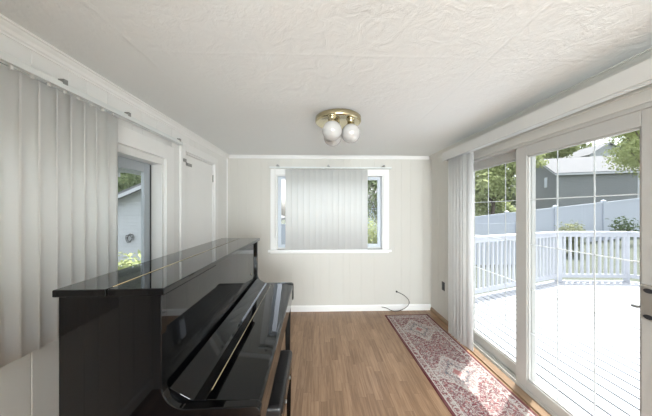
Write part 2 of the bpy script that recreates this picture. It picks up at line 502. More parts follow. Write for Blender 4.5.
# ------------------------------------------------------------ white panel door, left wall
d1 = struct(empty('door_1', (XL, 2.78, 0)), 'flat white door with a chain latch in the piano-side wall', 'door')
y0, y1, _, z1 = LD
cw = 0.082
mb = MB().box(XL, XL+0.02, y0-cw, y0, 0, z1+cw).box(XL, XL+0.02, y1, y1+cw, 0, z1+cw).box(XL, XL+0.02, y0, y1, z1, z1+cw)
in_parent(mb.build('casing', M['trim'], None, 0.004), d1)
mb = MB().box(XL-TH, XL, y0, y0+0.012, 0, z1).box(XL-TH, XL, y1-0.012, y1, 0, z1).box(XL-TH, XL, y0+0.012, y1-0.012, z1-0.012, z1)
in_parent(mb.build('jamb', M['trim'], None), d1)
dl = in_parent(MB().box(XL-0.05, XL-0.012, y0+0.016, y1-0.016, 0.008, z1-0.016).build('door_leaf', M['trim'], None, 0.002), d1)
for zz in (0.25, 1.05, 1.90):
    in_parent(MB().cyl((XL-0.006, y1-0.014, zz-0.045), (XL-0.006, y1-0.014, zz+0.045), 0.006).build('hinge', M['steel'], None), d1)
mb = MB().box(XL-0.012, XL-0.004, y0+0.04, y0+0.16, 1.955, 1.985)
mb.tube([(XL-0.004, y0+0.10, 1.975), (XL+0.012, y0+0.07, 1.963), (XL+0.022, y0+0.02, 1.968), (XL+0.024, y0-0.02, 1.985)], 0.005, 8)
mb.box(XL+0.02, XL+0.032, y0-0.05, y0-0.01, 1.975, 2.005)
in_parent(mb.build('chain_latch', M['steel'], None), d1)
in_parent(MB().cyl((XL-0.012, y0+0.07, 0.98), (XL+0.03, y0+0.07, 0.98), 0.012).lathe([(0.0, -0.02), (0.018, -0.016), (0.026, 0), (0.018, 0.016), (0, 0.02)], 16, (XL+0.045, y0+0.07, 0.98)).build('door_knob', M['brass'], None), d1)

# ------------------------------------------------------------ sliding patio door
d2 = struct(empty('door_2', (XR, 1.93, 0)), 'sliding glass patio door with thin white grilles opening on the deck', 'door')
y0, y1, _, z1 = PD
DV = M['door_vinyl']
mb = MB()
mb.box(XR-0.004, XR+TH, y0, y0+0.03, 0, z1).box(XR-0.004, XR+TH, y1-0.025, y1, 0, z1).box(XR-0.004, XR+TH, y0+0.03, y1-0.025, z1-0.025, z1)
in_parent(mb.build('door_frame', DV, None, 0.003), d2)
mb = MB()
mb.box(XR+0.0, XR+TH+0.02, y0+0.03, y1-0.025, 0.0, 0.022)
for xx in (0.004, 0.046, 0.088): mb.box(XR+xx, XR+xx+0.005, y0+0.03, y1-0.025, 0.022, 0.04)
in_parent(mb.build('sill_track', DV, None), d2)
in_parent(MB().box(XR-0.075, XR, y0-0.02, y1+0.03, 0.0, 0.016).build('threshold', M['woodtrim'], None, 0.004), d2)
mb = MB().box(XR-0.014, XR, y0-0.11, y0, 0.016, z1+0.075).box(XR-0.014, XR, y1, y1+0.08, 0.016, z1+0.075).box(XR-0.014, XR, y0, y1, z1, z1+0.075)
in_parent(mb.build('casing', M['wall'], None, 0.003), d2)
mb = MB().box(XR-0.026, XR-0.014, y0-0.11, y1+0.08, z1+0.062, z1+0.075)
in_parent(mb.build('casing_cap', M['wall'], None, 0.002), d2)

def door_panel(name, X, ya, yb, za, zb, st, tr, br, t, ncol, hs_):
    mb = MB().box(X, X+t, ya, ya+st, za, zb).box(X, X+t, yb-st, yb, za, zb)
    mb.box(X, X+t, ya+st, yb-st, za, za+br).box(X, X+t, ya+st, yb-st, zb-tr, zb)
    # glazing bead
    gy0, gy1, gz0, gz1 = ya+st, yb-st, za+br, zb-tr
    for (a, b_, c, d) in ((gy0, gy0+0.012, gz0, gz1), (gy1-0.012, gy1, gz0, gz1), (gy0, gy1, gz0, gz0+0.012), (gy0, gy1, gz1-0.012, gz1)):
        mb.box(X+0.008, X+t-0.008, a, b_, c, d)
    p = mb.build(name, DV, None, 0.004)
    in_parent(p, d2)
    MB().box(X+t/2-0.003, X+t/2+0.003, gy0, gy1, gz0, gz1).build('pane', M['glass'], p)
    # grille between the panes
    mb = MB()
    for k in range(1, ncol):
        yy = gy0+(gy1-gy0)*k/ncol
        mb.box(X+t/2+0.004, X+t/2+0.008, yy-0.003, yy+0.003, gz0, gz1)
    for zz in hs_: mb.box(X+t/2+0.004, X+t/2+0.010, gy0, gy1, zz-0.003, zz+0.003)
    mb.build('grille', M['grille'], p)
    return p
HZ = (0.50, 0.86, 1.22, 1.585)
sp_ = door_panel('sliding_panel', XR+0.012, y0+0.033, 2.02, 0.03, z1-0.02, 0.108, 0.088, 0.085, 0.036, 3, HZ)
fp_ = door_panel('fixed_panel', XR+0.062, 1.92, y1-0.028, 0.03, z1-0.02, 0.075, 0.080, 0.10, 0.036, 3, HZ)
# handle on the near stile of the sliding panel
hb = MB().box(XR-0.010, XR+0.012, 1.135, 1.206, 0.935, 1.115).build('door_handle', M['handle'], sp_, 0.008, 3)
for zz in (0.955, 1.088):
    MB().prism([(1.170+0.020*math.cos(R(a)), zz+0.012*math.sin(R(a))) for a in range(0, 360, 24)], XR-0.0125, XR-0.009, 'x').build('finger_recess', M['dark'], hb)
MB().box(XR-0.030, XR-0.008, 1.200, 1.226, 0.990, 1.002).build('thumb_lever', M['steel'], hb, 0.002)

# ------------------------------------------------------------ vertical blinds
rnd = random.Random(4)
def slat_mb(w, zb, zt, curve=0.006, n=6, t=0.0009):
    """a single cupped vertical slat, width along local x, centred"""
    top, bot = [], []
    pts = []
    for i in range(n+1):
        u = -w/2+w*i/n
        pts.append((u, curve*(1-(2*u/w)**2)))
    prof = pts+[(u, v-t) for u, v in reversed(pts)]
    return MB().prism(prof, zb, zt, 'z', smooth=True)

def vertical_blind(name, label, origin, along, rail_len, positions, zb, zt, mat, rail_h, w=0.089, wand=None, rail_start=0.0):
    """along: 'x' or 'y'; positions: [(offset, angle from closed)]"""
    root = empty(name, origin, label=label, cat='blind')
    rz = 0 if along == 'x' else PI/2
    zr = zt+0.010-origin[2]
    mb = MB()
    prof = [(-0.022, 0), (-0.022, rail_h), (0.022, rail_h), (0.022, 0), (0.008, 0), (0.008, 0.006), (-0.008, 0.006), (-0.008, 0)]
    if along == 'x': mb.prism([(a, zr+z) for a, z in prof], rail_start, rail_start+rail_len, 'x')
    else: mb.prism([(a, zr+z) for a, z in prof], rail_start, rail_start+rail_len, 'y')
    mb.build('headrail', M['rail_metal'], root, 0.002)
    for s_, a in positions:
        mesh = slat_mb(w, zb-origin[2], zt-origin[2])
        o = mesh.build('slat', mat, root)
        o.location = (s_, 0, 0) if along == 'x' else (0, s_, 0)
        o.rotation_euler = (0, 0, rz+a)
        c = MB().box(-0.005, 0.005, -0.004, 0.004, zt-origin[2]-0.004, zt-origin[2]+0.014)
        c.build('carrier', M['vinyl'], o)
    return root
# end-wall blind
pos = []
n = 14
for i in range(n):
    pos.append((-0.437+i*(1.10/(n-1)), R(rnd.uniform(4, 16))))
bl = vertical_blind('vertical_blind', 'off-white vertical blind drawn across the middle of the end-wall window', (0.165, YB-0.085, 0.9), 'x', 1.765,
               [(p-0.165, a) for p, a in pos], 0.925, 2.092, M['slat'], 0.020, 0.094, rail_start=-0.875)
mb = MB()
for xx in (-0.76, -0.03, 0.78): MB().box(xx-0.02, xx+0.02, -0.012, 0.085, 1.234, 1.242).box(xx-0.012, xx+0.012, -0.022, 0.0, 1.236, 1.252).build('bracket', M['steel'], bl)
mb = MB().tube([(-0.80, -0.02, 1.21), (-0.80, -0.02, 0.20)], 0.002, 6).tube([(-0.787, -0.02, 1.21), (-0.787, -0.02, 0.20)], 0.002, 6)
mb.build('cord', M['vinyl'], bl)
# piano-side blind
pos = []
u = 0.12
while u < 1.57:
    pos.append((u, R(rnd.uniform(2, 7) if rnd.random() < 0.75 else rnd.uniform(9, 14))))
    u += 0.070
bl = vertical_blind('vertical_blind', 'long grey-white vertical blind hanging behind the piano', (XL+0.075, 0, 0.86), 'y', 2.20, pos, 0.867, 2.086, M['slat_grey'], 0.030, 0.094, rail_start=0.05)
mb = MB()
for yy in (0.55, 1.22, 1.62, 2.20): MB().box(-0.075, 0.012, yy-0.012, yy+0.012, 1.263, 1.271).box(-0.002, 0.026, yy-0.010, yy+0.010, 1.258, 1.282).build('bracket', M['steel'], bl)
# patio blind, stacked open beside the door
pos = []
for i in range(10):
    pos.append((2.735-i*0.030, R((80, 62, 78, 55, 72, 50, 66, 48, 58, 42)[i])))
pos += [(2.455, R(30)), (2.415, R(10))]
bl = vertical_blind('vertical_blind', 'white vertical blind slats bunched open beside the patio door', (1.545, 0, 0), 'y', 2.42, pos, 0.075, 2.085, M['slat'], 0.030, 0.089, rail_start=0.35)

# valance board over the patio door
v = empty('valance', (1.46, 1.5, 2.1), label='long cream valance board over the patio door', cat='valance')
mb = MB().box(0, 0.012, -1.25, 1.31, -0.022, 0.068).box(0.012, 0.221, 1.298, 1.31, -0.022, 0.068)
mb.box(0.012, 0.221, -1.25, 1.298, 0.060, 0.068)
mb.build('board', M['cream'], v, 0.002)

# ------------------------------------------------------------ upright piano
# local frame: x = towards the player (0 = lid's front edge), y along the keyboard, z up
pn = empty('upright_piano', (-0.533, 0.847, 0), R(1.4), label='glossy black upright piano with its fallboard closed', cat='piano')
E_ = M['ebony']
LEN = 1.49
def arc(cx, cz, r, a0, a1, n=8):
    return [(cx+r*math.cos(R(a0+(a1-a0)*i/n)), cz+r*math.sin(R(a0+(a1-a0)*i/n))) for i in range(n+1)]
side = [(-0.358, 0.06), (-0.358, 1.203), (-0.018, 1.203), (-0.018, 0.885)]
side += arc(0.067, 0.885, 0.085, 180, 270, 10)[1:]                  # concave sweep down to the arm
side += arc(0.300, 0.775, 0.025, 90, 0) + arc(0.305, 0.655, 0.020, 0, -90) + [(0.05, 0.632), (0.0, 0.60), (0.0, 0.06)]
clean = []
for p in side:
    if not clean or (abs(p[0]-clean[-1][0])+abs(p[1]-clean[-1][1])) > 1e-4: clean.append(p)
for yy in (0.008, LEN-0.043):
    MB().prism(clean, yy, yy+0.035, 'y').build('side_panel', E_, pn, 0.004, 3)
MB().box(-0.365, -0.192, -0.006, LEN+0.006, 1.205, 1.230).build('rear_lid', E_, pn, 0.004, 3)
fl = MB().box(-0.188, 0.0, -0.006, LEN+0.006, 1.205, 1.230).build('front_lid', E_, pn, 0.005, 3)
MB().cyl((-0.190, 0.02, 1.230), (-0.190, LEN-0.02, 1.2295), 0.0022, seg=8).build('lid_hinge', M['brass'], fl)
MB().box(-0.052, -0.036, 0.045, LEN-0.045, 0.845, 1.203).build('upper_panel', E_, pn, 0.002)
# fallboard: rear curved rail, then the folding lid
prof = [(-0.050, 0.855), (-0.034, 0.858), (-0.010, 0.850), (0.050, 0.815), (0.062, 0.808), (0.075, 0.804), (0.118, 0.803), (0.118, 0.785), (-0.05, 0.785)]
fb = MB().prism(prof, 0.045, LEN-0.045, 'y').build('fallboard', E_, pn, 0.002)
prof = [(0.121, 0.803), (0.30, 0.792)] + arc(0.303, 0.775, 0.017, 80, 0, 6) + [(0.320, 0.755), (0.304, 0.755), (0.304, 0.77), (0.121, 0.785)]
MB().prism(prof, 0.045, LEN-0.045, 'y').build('lid_flap', E_, fb, 0.0015)
MB().cyl((0.1195, 0.09, 0.8025), (0.1195, LEN-0.09, 0.8025), 0.0024, seg=8).build('fallboard_hinge', M['brass'], fb)
MB().lathe([(0.0, 0.0), (0.009, 0.0), (0.009, 0.004), (0, 0.005)], 16, (0, 0, 0), mat=Matrix.Translation((-0.036, 1.30, 0.93)) @ Matrix.Rotation(R(90), 4, 'Y')).build('desk_knob', M['brass'], pn)
MB().box(0.288, 0.318, 0.045, LEN-0.045, 0.655, 0.752).build('key_slip', E_, pn, 0.003)
MB().box(-0.05, 0.310, 0.045, LEN-0.045, 0.632, 0.66).build('key_bed', E_, pn, 0.003)
MB().box(-0.030, -0.010, 0.045, LEN-0.045, 0.12, 0.63).build('lower_panel', E_, pn, 0.003)
MB().box(-0.040, 0.0, 0.045, LEN-0.045, 0.03, 0.115).build('toe_rail', E_, pn, 0.003)
MB().box(-0.345, -0.325, 0.045, LEN-0.045, 0.06, 1.19).build('soundboard', M['backwood'], pn)
for yy in (0.1, 0.5, 0.9, 1.3): MB().box(-0.325, -0.25, yy, yy+0.08, 0.06, 1.19).build('back_post', M['backwood'], pn)
MB().box(-0.345, 0.0, 0.01, LEN-0.01, 0.05, 0.07).build('bottom_board', M['backwood'], pn)
for yy in (0.012, LEN-0.072):
    lg = MB()
    lg.prism([(0.245, 0.632), (0.300, 0.632), (0.292, 0.09), (0.252, 0.09)], yy+0.006, yy+0.054, 'y')
    o = lg.build('leg', E_, pn, 0.004)
    MB().box(-0.02, 0.305, yy, yy+0.06, 0.045, 0.092).build('toe_block', E_, o, 0.006, 3)
    for xx in (0.27, -0.30):
        MB().cyl((xx, yy+0.018, 0.024), (xx, yy+0.042, 0.024), 0.024, seg=20).box(xx-0.01, xx+0.01, yy+0.012, yy+0.048, 0.03, 0.05).build('caster', M['brass'], o)
for k, yy in enumerate((0.665, 0.745, 0.825)):
    MB().prism([(-0.005, 0.07), (0.10, 0.062), (0.125, 0.052), (0.13, 0.045), (0.12, 0.045), (-0.005, 0.055)], yy-0.016, yy+0.016, 'y').build('pedal', M['brass'], pn, 0.003)

# bench tucked under the keyboard
bn = empty('piano_bench', (-0.345, 1.50, 0), R(0.6), label='black padded piano bench tucked under the keyboard', cat='bench')
def rounded_box(mb, x0, x1, y0, y1, z0, z1): return mb.box(x0, x1, y0, y1, z0, z1)
MB().box(-0.155, 0.155, -0.262, 0.262, 0.425, 0.485).build('cushion', M['felt'], bn, 0.022, 5)
MB().box(-0.148, 0.148, -0.255, 0.255, 0.345, 0.427).build('apron', E_, bn, 0.004)
for sx in (-1, 1):
    for sy in (-1, 1):
        cx, cy = sx*0.130, sy*0.236
        mb = MB()
        a, b_ = 0.019, 0.013
        mb.add([(cx-b_, cy-b_, 0), (cx+b_, cy-b_, 0), (cx+b_, cy+b_, 0), (cx-b_, cy+b_, 0), (cx-a, cy-a, 0.35), (cx+a, cy-a, 0.35), (cx+a, cy+a, 0.35), (cx-a, cy+a, 0.35)],
               [(0,3,2,1),(4,5,6,7),(0,1,5,4),(1,2,6,5),(2,3,7,6),(3,0,4,7)])
        mb.build('leg', E_, bn, 0.003)
for sy in (-1, 1):
    MB().cyl((0.148, sy*0.10, 0.386), (0.156, sy*0.10, 0.386), 0.010, seg=14).build('bolt', M['steel'], bn)

# ------------------------------------------------------------ runner rug
m, nt, b = new_mat('persian_runner_pile'); M['rug'] = m
setp(b, None, 0.95, 0, 0.1)
tc = nt.nodes.new('ShaderNodeTexCoord')
s = nt.nodes.new('ShaderNodeSeparateXYZ'); nt.links.new(tc.outputs['Object'], s.inputs[0])
RW, RL = 0.31, 1.22                                            # half width, half length
ax = math_(nt, 'ABSOLUTE', s.outputs[0])
ay = math_(nt, 'ABSOLUTE', s.outputs[1])
py = math_(nt, 'PINGPONG', s.outputs[1], 0.40)
edge = math_(nt, 'MINIMUM', math_(nt, 'SUBTRACT', RW, ax), math_(nt, 'SUBTRACT', RL, ay))
cmb = nt.nodes.new('ShaderNodeCombineXYZ'); nt.links.new(ax, cmb.inputs[0]); nt.links.new(py, cmb.inputs[1])
def band(v, lo, hi):
    return math_(nt, 'MULTIPLY', math_(nt, 'GREATER_THAN', v, lo), math_(nt, 'LESS_THAN', v, hi))
RED, CREAM, SLATE, PINK = (0.20, 0.050, 0.058), (0.50, 0.46, 0.42), (0.12, 0.125, 0.14), (0.34, 0.15, 0.145)
na = noise(nt, 44, 2, cmb.outputs[0], 0.5, 1.8)
nb = noise(nt, 46, 2, cmb.outputs[0], 0.5, 2.5); nb.inputs['Distortion'].default_value = 2.4
nc = noise(nt, 60, 1, cmb.outputs[0], 0.5, 1.0)
wear = noise(nt, 5, 4, tc.outputs['Object'])
vor = nt.nodes.new('ShaderNodeTexVoronoi'); vor.inputs['Scale'].default_value = 24
nt.links.new(cmb.outputs[0], vor.inputs['Vector'])
# field ground with vines and flowers
col = mixc(nt, math_(nt, 'GREATER_THAN', na.outputs['Fac'], 0.505), RED, CREAM)
col = mixc(nt, band(nb.outputs['Fac'], 0.455, 0.50), col, SLATE)
col = mixc(nt, math_(nt, 'LESS_THAN', vor.outputs['Distance'], 0.24), col, PINK)
# medallions
md = math_(nt, 'ADD', math_(nt, 'DIVIDE', ax, 0.20), math_(nt, 'DIVIDE', py, 0.24))
md = math_(nt, 'ADD', md, math_(nt, 'MULTIPLY', math_(nt, 'SUBTRACT', nc.outputs['Fac'], 0.5), 0.35))
mcol = mixc(nt, math_(nt, 'GREATER_THAN', na.outputs['Fac'], 0.54), CREAM, PINK)
mcol = mixc(nt, math_(nt, 'GREATER_THAN', nb.outputs['Fac'], 0.54), mcol, (0.20, 0.19, 0.20))
mcol = mixc(nt, band(md, 0.52, 0.60), mcol, SLATE)
mcol = mixc(nt, math_(nt, 'LESS_THAN', md, 0.20), mcol, PINK)
col = mixc(nt, math_(nt, 'LESS_THAN', md, 1.0), col, mcol)
col = mixc(nt, band(md, 1.0, 1.08), col, CREAM)
# border
bc = mixc(nt, math_(nt, 'GREATER_THAN', nc.outputs['Fac'], 0.50), (0.22, 0.06, 0.065), CREAM)
bc = mixc(nt, band(nb.outputs['Fac'], 0.50, 0.54), bc, SLATE)
col = mixc(nt, math_(nt, 'LESS_THAN', edge, 0.085), col, bc)
col = mixc(nt, band(edge, 0.080, 0.090), col, CREAM)
col = mixc(nt, band(edge, 0.026, 0.034), col, CREAM)
col = mixc(nt, math_(nt, 'LESS_THAN', edge, 0.024), col, (0.13, 0.030, 0.036))
fade = nt.nodes.new('ShaderNodeMapRange'); fade.inputs[1].default_value = 0.35; fade.inputs[2].default_value = 0.75; fade.inputs[4].default_value = 0.30
nt.links.new(wear.outputs['Fac'], fade.inputs[0])
col = mixc(nt, fade.outputs[0], col, (0.36, 0.30, 0.28))
nt.links.new(col, b.inputs['Base Color'])
fz = noise(nt, 400, 2, tc.outputs['Object']); add_bump(nt, b, fz.outputs['Fac'], 0.5, 0.003)
mb = MB().box(-RW, RW, -RL, RL, 0.0, 0.007)
rug = mb.build('runner_rug', M['rug'], None, 0.002)
rug.location = (1.29-0.04+0.02, 2.17, 0.0005); rug.rotation_euler = (0, 0, R(1.3))
tag(rug, 'faded red and cream patterned runner rug along the patio door', 'rug')

# ------------------------------------------------------------ ceiling light
cl = empty('ceiling_light', (0.165, 2.070, HT), label='round brass ceiling light with three white glass globes', cat='ceiling light')
MB().lathe([(0, 0), (0.185, 0), (0.196, -0.010), (0.197, -0.040), (0.191, -0.050), (0.178, -0.053), (0.170, -0.048), (0.0, -0.048)], 48).build('canopy_plate', M['brass'], cl)
MB().lathe([(0, -0.046), (0.012, -0.046), (0.012, -0.058), (0.006, -0.066), (0, -0.068)], 16).build('finial', M['brass'], cl)
for ang in (232, 118, -8):
    cx, cy = 0.098*math.cos(R(ang)), 0.098*math.sin(R(ang))-0.085
    so = MB().lathe([(0.0, -0.045), (0.036, -0.045), (0.036, -0.056), (0.029, -0.060), (0.029, -0.092), (0.036, -0.096), (0.036, -0.104), (0.0, -0.104)], 28, (cx, cy, 0)).build('socket_cup', M['brass'], cl)
    prof = [(0.028, -0.100)] + [(0.0785*math.cos(R(a)), -0.170+0.0785*math.sin(R(a))) for a in range(64, -91, -7)] + [(0.0, -0.2485)]
    MB().lathe(prof, 32, (cx, cy, 0)).build('glass_globe', M['opal'], cl)

# ------------------------------------------------------------ outlet, cable
ot = empty('wall_outlet', (XR, 3.20, 0.47), label='black electrical outlet low on the wall by the blinds', cat='outlet')
MB().box(-0.006, 0, -0.036, 0.036, -0.058, 0.058).build('cover_plate', M['black_plastic'], ot, 0.003)
MB().box(-0.010, -0.005, -0.017, 0.017, 0.006, 0.040).box(-0.010, -0.005, -0.017, 0.017, -0.040, -0.006).build('receptacle', M['dark'], ot, 0.002)
cb_ = empty('coaxial_cable', (1.16, YB, 0.279), label='black cable looping from the wall onto the floor by the rug', cat='cable')
MB().lathe([(0, 0), (0.014, 0), (0.014, 0.006), (0.007, 0.008), (0.007, 0.02), (0, 0.02)], 16, mat=Matrix.Rotation(R(90), 4, 'X')).build('wall_bushing', M['black_plastic'], cb_)
pts = [(1.16, 3.545, 0.279), (1.20, 3.50, 0.272), (1.255, 3.46, 0.245), (1.295, 3.44, 0.20), (1.305, 3.44, 0.15), (1.28, 3.45, 0.10), (1.23, 3.475, 0.05), (1.17, 3.50, 0.016), (1.11, 3.515, 0.008), (1.06, 3.52, 0.018), (1.01, 3.52, 0.045), (0.96, 3.52, 0.062)]
def catmull(p, k=6):
    p = [Vector(q) for q in p]; out = []
    for i in range(len(p)-1):
        a, b0, c, d = p[max(i-1, 0)], p[i], p[i+1], p[min(i+2, len(p)-1)]
        for j_ in range(k):
            t_ = j_/k
            out.append(0.5*((2*b0)+(-a+c)*t_+(2*a-5*b0+4*c-d)*t_*t_+(-a+3*b0-3*c+d)*t_**3))
    return out+[p[-1]]
o = MB().tube([q-Vector((1.16, YB, 0.279)) for q in catmull(pts)], 0.0045, 8).build('cord', M['black_plastic'], cb_)
MB().cyl((0.925-1.16, 3.52-YB, 0.066-0.279), (0.962-1.16, 3.52-YB, 0.062-0.279), 0.006, seg=10).build('connector', M['steel'], cb_)

# ------------------------------------------------------------ outside: ground, deck, railing
def gz(x, y): return -0.75+max(0.0, (x-7.5))*0.11
gx = [-40+2.5*i for i in range(57)]; gy = [-20+2.5*i for i in range(45)]
vs = [(x, y, gz(x, y)) for y in gy for x in gx]
nx = len(gx)
fs = [(j_*nx+i, j_*nx+i+1, (j_+1)*nx+i+1, (j_+1)*nx+i) for j_ in range(len(gy)-1) for i in range(nx-1)]
struct(MB().add(vs, fs).build('ground', M['grass'], fix=False), 'mown lawn around the deck and houses', 'ground')

edge_pts = [(1.84, 3.99), (5.40, 5.33), (6.97, 5.26), (8.60, 3.70)]
def deck_y(x):
    for (xa, ya), (xb, yb) in zip(edge_pts[:-1], edge_pts[1:]):
        if xa <= x <= xb: return ya+(yb-ya)*(x-xa)/(xb-xa)
    return edge_pts[-1][1]
mb = MB()
x = 1.845
while x < 8.55:
    xb = x+0.124
    ya, yb = deck_y(x), deck_y(xb)
    mb.prism([(x, -3.0), (xb, -3.0), (xb, yb), (x, ya)], -0.135, -0.10, 'z')
    x += 0.146
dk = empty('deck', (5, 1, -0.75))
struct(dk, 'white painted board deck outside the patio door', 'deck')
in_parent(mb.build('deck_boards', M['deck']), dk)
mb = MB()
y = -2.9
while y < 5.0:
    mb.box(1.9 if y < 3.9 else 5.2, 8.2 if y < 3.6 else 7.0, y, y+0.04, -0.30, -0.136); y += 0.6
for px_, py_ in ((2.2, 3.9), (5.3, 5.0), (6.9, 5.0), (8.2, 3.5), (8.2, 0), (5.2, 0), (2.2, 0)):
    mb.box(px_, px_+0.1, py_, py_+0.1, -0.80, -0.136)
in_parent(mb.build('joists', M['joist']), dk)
in_parent(MB().box(1.9, 8.3, -2.9, 3.85, -0.74, -0.70).box(4.9, 7.0, 3.85, 5.1, -0.74, -0.70).build('gap_shade_sheet', M['joist']), dk)  # dark sheet added under the boards so the gaps look shaded
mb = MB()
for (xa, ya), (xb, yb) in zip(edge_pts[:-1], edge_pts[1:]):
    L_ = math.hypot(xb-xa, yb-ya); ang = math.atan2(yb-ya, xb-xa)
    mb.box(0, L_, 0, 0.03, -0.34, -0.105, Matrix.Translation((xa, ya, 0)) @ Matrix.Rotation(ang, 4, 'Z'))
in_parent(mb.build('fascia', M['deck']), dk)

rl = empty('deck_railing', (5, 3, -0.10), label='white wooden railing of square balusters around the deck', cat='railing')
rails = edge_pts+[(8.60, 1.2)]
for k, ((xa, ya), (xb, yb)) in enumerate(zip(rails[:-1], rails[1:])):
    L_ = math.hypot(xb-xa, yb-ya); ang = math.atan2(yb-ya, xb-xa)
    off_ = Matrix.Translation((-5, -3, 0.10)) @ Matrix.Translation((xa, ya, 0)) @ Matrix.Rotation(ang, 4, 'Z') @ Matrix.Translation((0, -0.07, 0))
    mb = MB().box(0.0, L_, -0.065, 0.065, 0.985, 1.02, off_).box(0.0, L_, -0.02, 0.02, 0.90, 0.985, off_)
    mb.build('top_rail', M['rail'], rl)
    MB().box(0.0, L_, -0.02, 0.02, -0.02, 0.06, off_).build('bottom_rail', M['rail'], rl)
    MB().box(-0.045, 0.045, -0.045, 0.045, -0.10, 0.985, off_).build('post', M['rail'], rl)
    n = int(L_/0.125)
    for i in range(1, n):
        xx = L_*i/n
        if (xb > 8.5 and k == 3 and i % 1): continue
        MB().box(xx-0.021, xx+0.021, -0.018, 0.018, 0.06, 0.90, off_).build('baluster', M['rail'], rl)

# ------------------------------------------------------------ vinyl privacy fence
T_ = R(1.67)
def cam_pt(px, d):
    """world x,y at horizontal bearing px and depth d, used only to lay out the neighbourhood"""
    t_ = (px-326)/240
    return ((t_*math.cos(T_)+math.sin(T_))*d, (-t_*math.sin(T_)+math.cos(T_))*d)
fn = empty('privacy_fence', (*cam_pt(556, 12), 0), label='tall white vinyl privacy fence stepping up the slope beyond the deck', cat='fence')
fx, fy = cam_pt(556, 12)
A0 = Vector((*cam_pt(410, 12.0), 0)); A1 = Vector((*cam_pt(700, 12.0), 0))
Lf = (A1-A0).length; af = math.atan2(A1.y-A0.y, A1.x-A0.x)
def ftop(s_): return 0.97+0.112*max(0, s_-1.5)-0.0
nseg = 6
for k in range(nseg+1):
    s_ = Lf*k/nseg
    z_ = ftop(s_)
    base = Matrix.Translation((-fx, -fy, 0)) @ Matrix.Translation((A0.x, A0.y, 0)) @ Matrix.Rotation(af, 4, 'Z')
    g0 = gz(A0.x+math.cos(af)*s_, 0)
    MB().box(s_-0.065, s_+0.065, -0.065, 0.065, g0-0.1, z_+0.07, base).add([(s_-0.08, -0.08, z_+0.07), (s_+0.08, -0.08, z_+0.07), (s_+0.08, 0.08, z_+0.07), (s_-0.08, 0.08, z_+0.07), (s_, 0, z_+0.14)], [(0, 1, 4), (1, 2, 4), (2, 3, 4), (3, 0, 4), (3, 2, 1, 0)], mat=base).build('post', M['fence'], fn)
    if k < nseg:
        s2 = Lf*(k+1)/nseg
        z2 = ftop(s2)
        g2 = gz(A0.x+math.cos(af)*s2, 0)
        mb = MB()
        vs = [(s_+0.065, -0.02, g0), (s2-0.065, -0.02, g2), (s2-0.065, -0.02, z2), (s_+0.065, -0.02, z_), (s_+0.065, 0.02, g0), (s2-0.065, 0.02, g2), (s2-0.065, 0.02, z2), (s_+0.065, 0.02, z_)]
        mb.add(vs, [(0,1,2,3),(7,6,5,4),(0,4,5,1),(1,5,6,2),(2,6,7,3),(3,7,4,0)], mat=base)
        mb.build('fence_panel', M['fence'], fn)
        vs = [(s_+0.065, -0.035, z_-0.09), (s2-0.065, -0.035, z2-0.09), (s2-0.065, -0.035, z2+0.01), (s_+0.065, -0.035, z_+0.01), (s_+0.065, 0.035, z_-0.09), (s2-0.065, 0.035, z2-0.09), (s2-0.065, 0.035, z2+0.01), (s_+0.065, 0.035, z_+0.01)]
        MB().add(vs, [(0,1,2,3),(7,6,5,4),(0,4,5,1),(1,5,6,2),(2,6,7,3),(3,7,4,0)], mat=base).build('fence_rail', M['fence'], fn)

# ------------------------------------------------------------ buildings
def gable_house(name, label, loc, rz, W, D, zb, ze, zr, wall, roof, over=0.3, gable_front=False, window=None, trimw=0.12):
    """local x along the eave (0..W), y to the back (0..D), ridge along x unless gable_front"""
    h_ = empty(name, loc, rz, label=label, cat='building')
    mb = MB()
    if not gable_front:
        mb.prism([(0, zb), (D, zb), (D, ze), (D/2, zr), (0, ze)], 0, W, 'x')
    else:
        mb.prism([(0, zb), (W, zb), (W, ze), (W/2, zr), (0, ze)], 0, D, 'y')
    mb.build('wall', wall, h_)
    t_ = 0.10
    S, Lr = (D, W) if not gable_front else (W, D)
    sl = (zr-ze)/(S/2)
    a, b_ = -over, ze-over*sl
    prof = [(a, b_+0.02), (S/2, zr+0.02), (S+over, b_+0.02), (S+over, b_+t_+0.02), (S/2, zr+t_+0.02), (a, b_+t_+0.02)]
    MB().prism(prof, -over, Lr+over, 'x' if not gable_front else 'y').build('roof', roof, h_)
    mb = MB()
    fprof = [(a, b_-0.10), (S/2, zr-0.10), (S+over, b_-0.10), (S+over, b_+0.03), (S/2, zr+0.03), (a, b_+0.03)]
    for q in (-over-0.02, Lr+over): mb.prism(fprof, q, q+0.03, 'x' if not gable_front else 'y')
    if not gable_front:
        mb.box(-over, W+over, -over-0.03, -over, ze-over*sl-0.12, ze-over*sl+0.06)
    mb.build('fascia', M['rail'], h_)
    mb = MB()
    for (cx, cy) in ((0, 0), (W, 0), (0, D), (W, D)):
        mb.box(cx-trimw/2 if cx else cx-0.02, cx+trimw/2 if not cx else cx+0.02, cy-0.02 if not cy else cy-trimw/2, cy+trimw/2 if not cy else cy+0.02, zb, ze)
    mb.build('corner_board', M['rail'], h_)
    if window:
        fx_, wz0, wz1, ww = window
        fr_ = MB().box(-0.03, 0.0, fx_-ww/2, fx_+ww/2, wz0, wz1).build('window', M['rail'], h_)
        MB().box(-0.04, -0.03, fx_-ww/2+0.07, fx_+ww/2-0.07, wz0+0.07, wz1-0.07).build('pane', M['bluevinyl'], fr_)
    return h_
ax_, ay_ = cam_pt(557, 24)
gable_house('garage', 'grey-sided garage with a pale shingle roof behind the fence', (ax_, ay_, 0), math.atan2(-0.3, 0.95)-T_, 6.1, 6.4, 0.6, 5.2, 7.1,
            M['siding_grey'], M['roof'], 0.25, window=(1.9, 3.9, 5.0, 0.6), trimw=0.22)
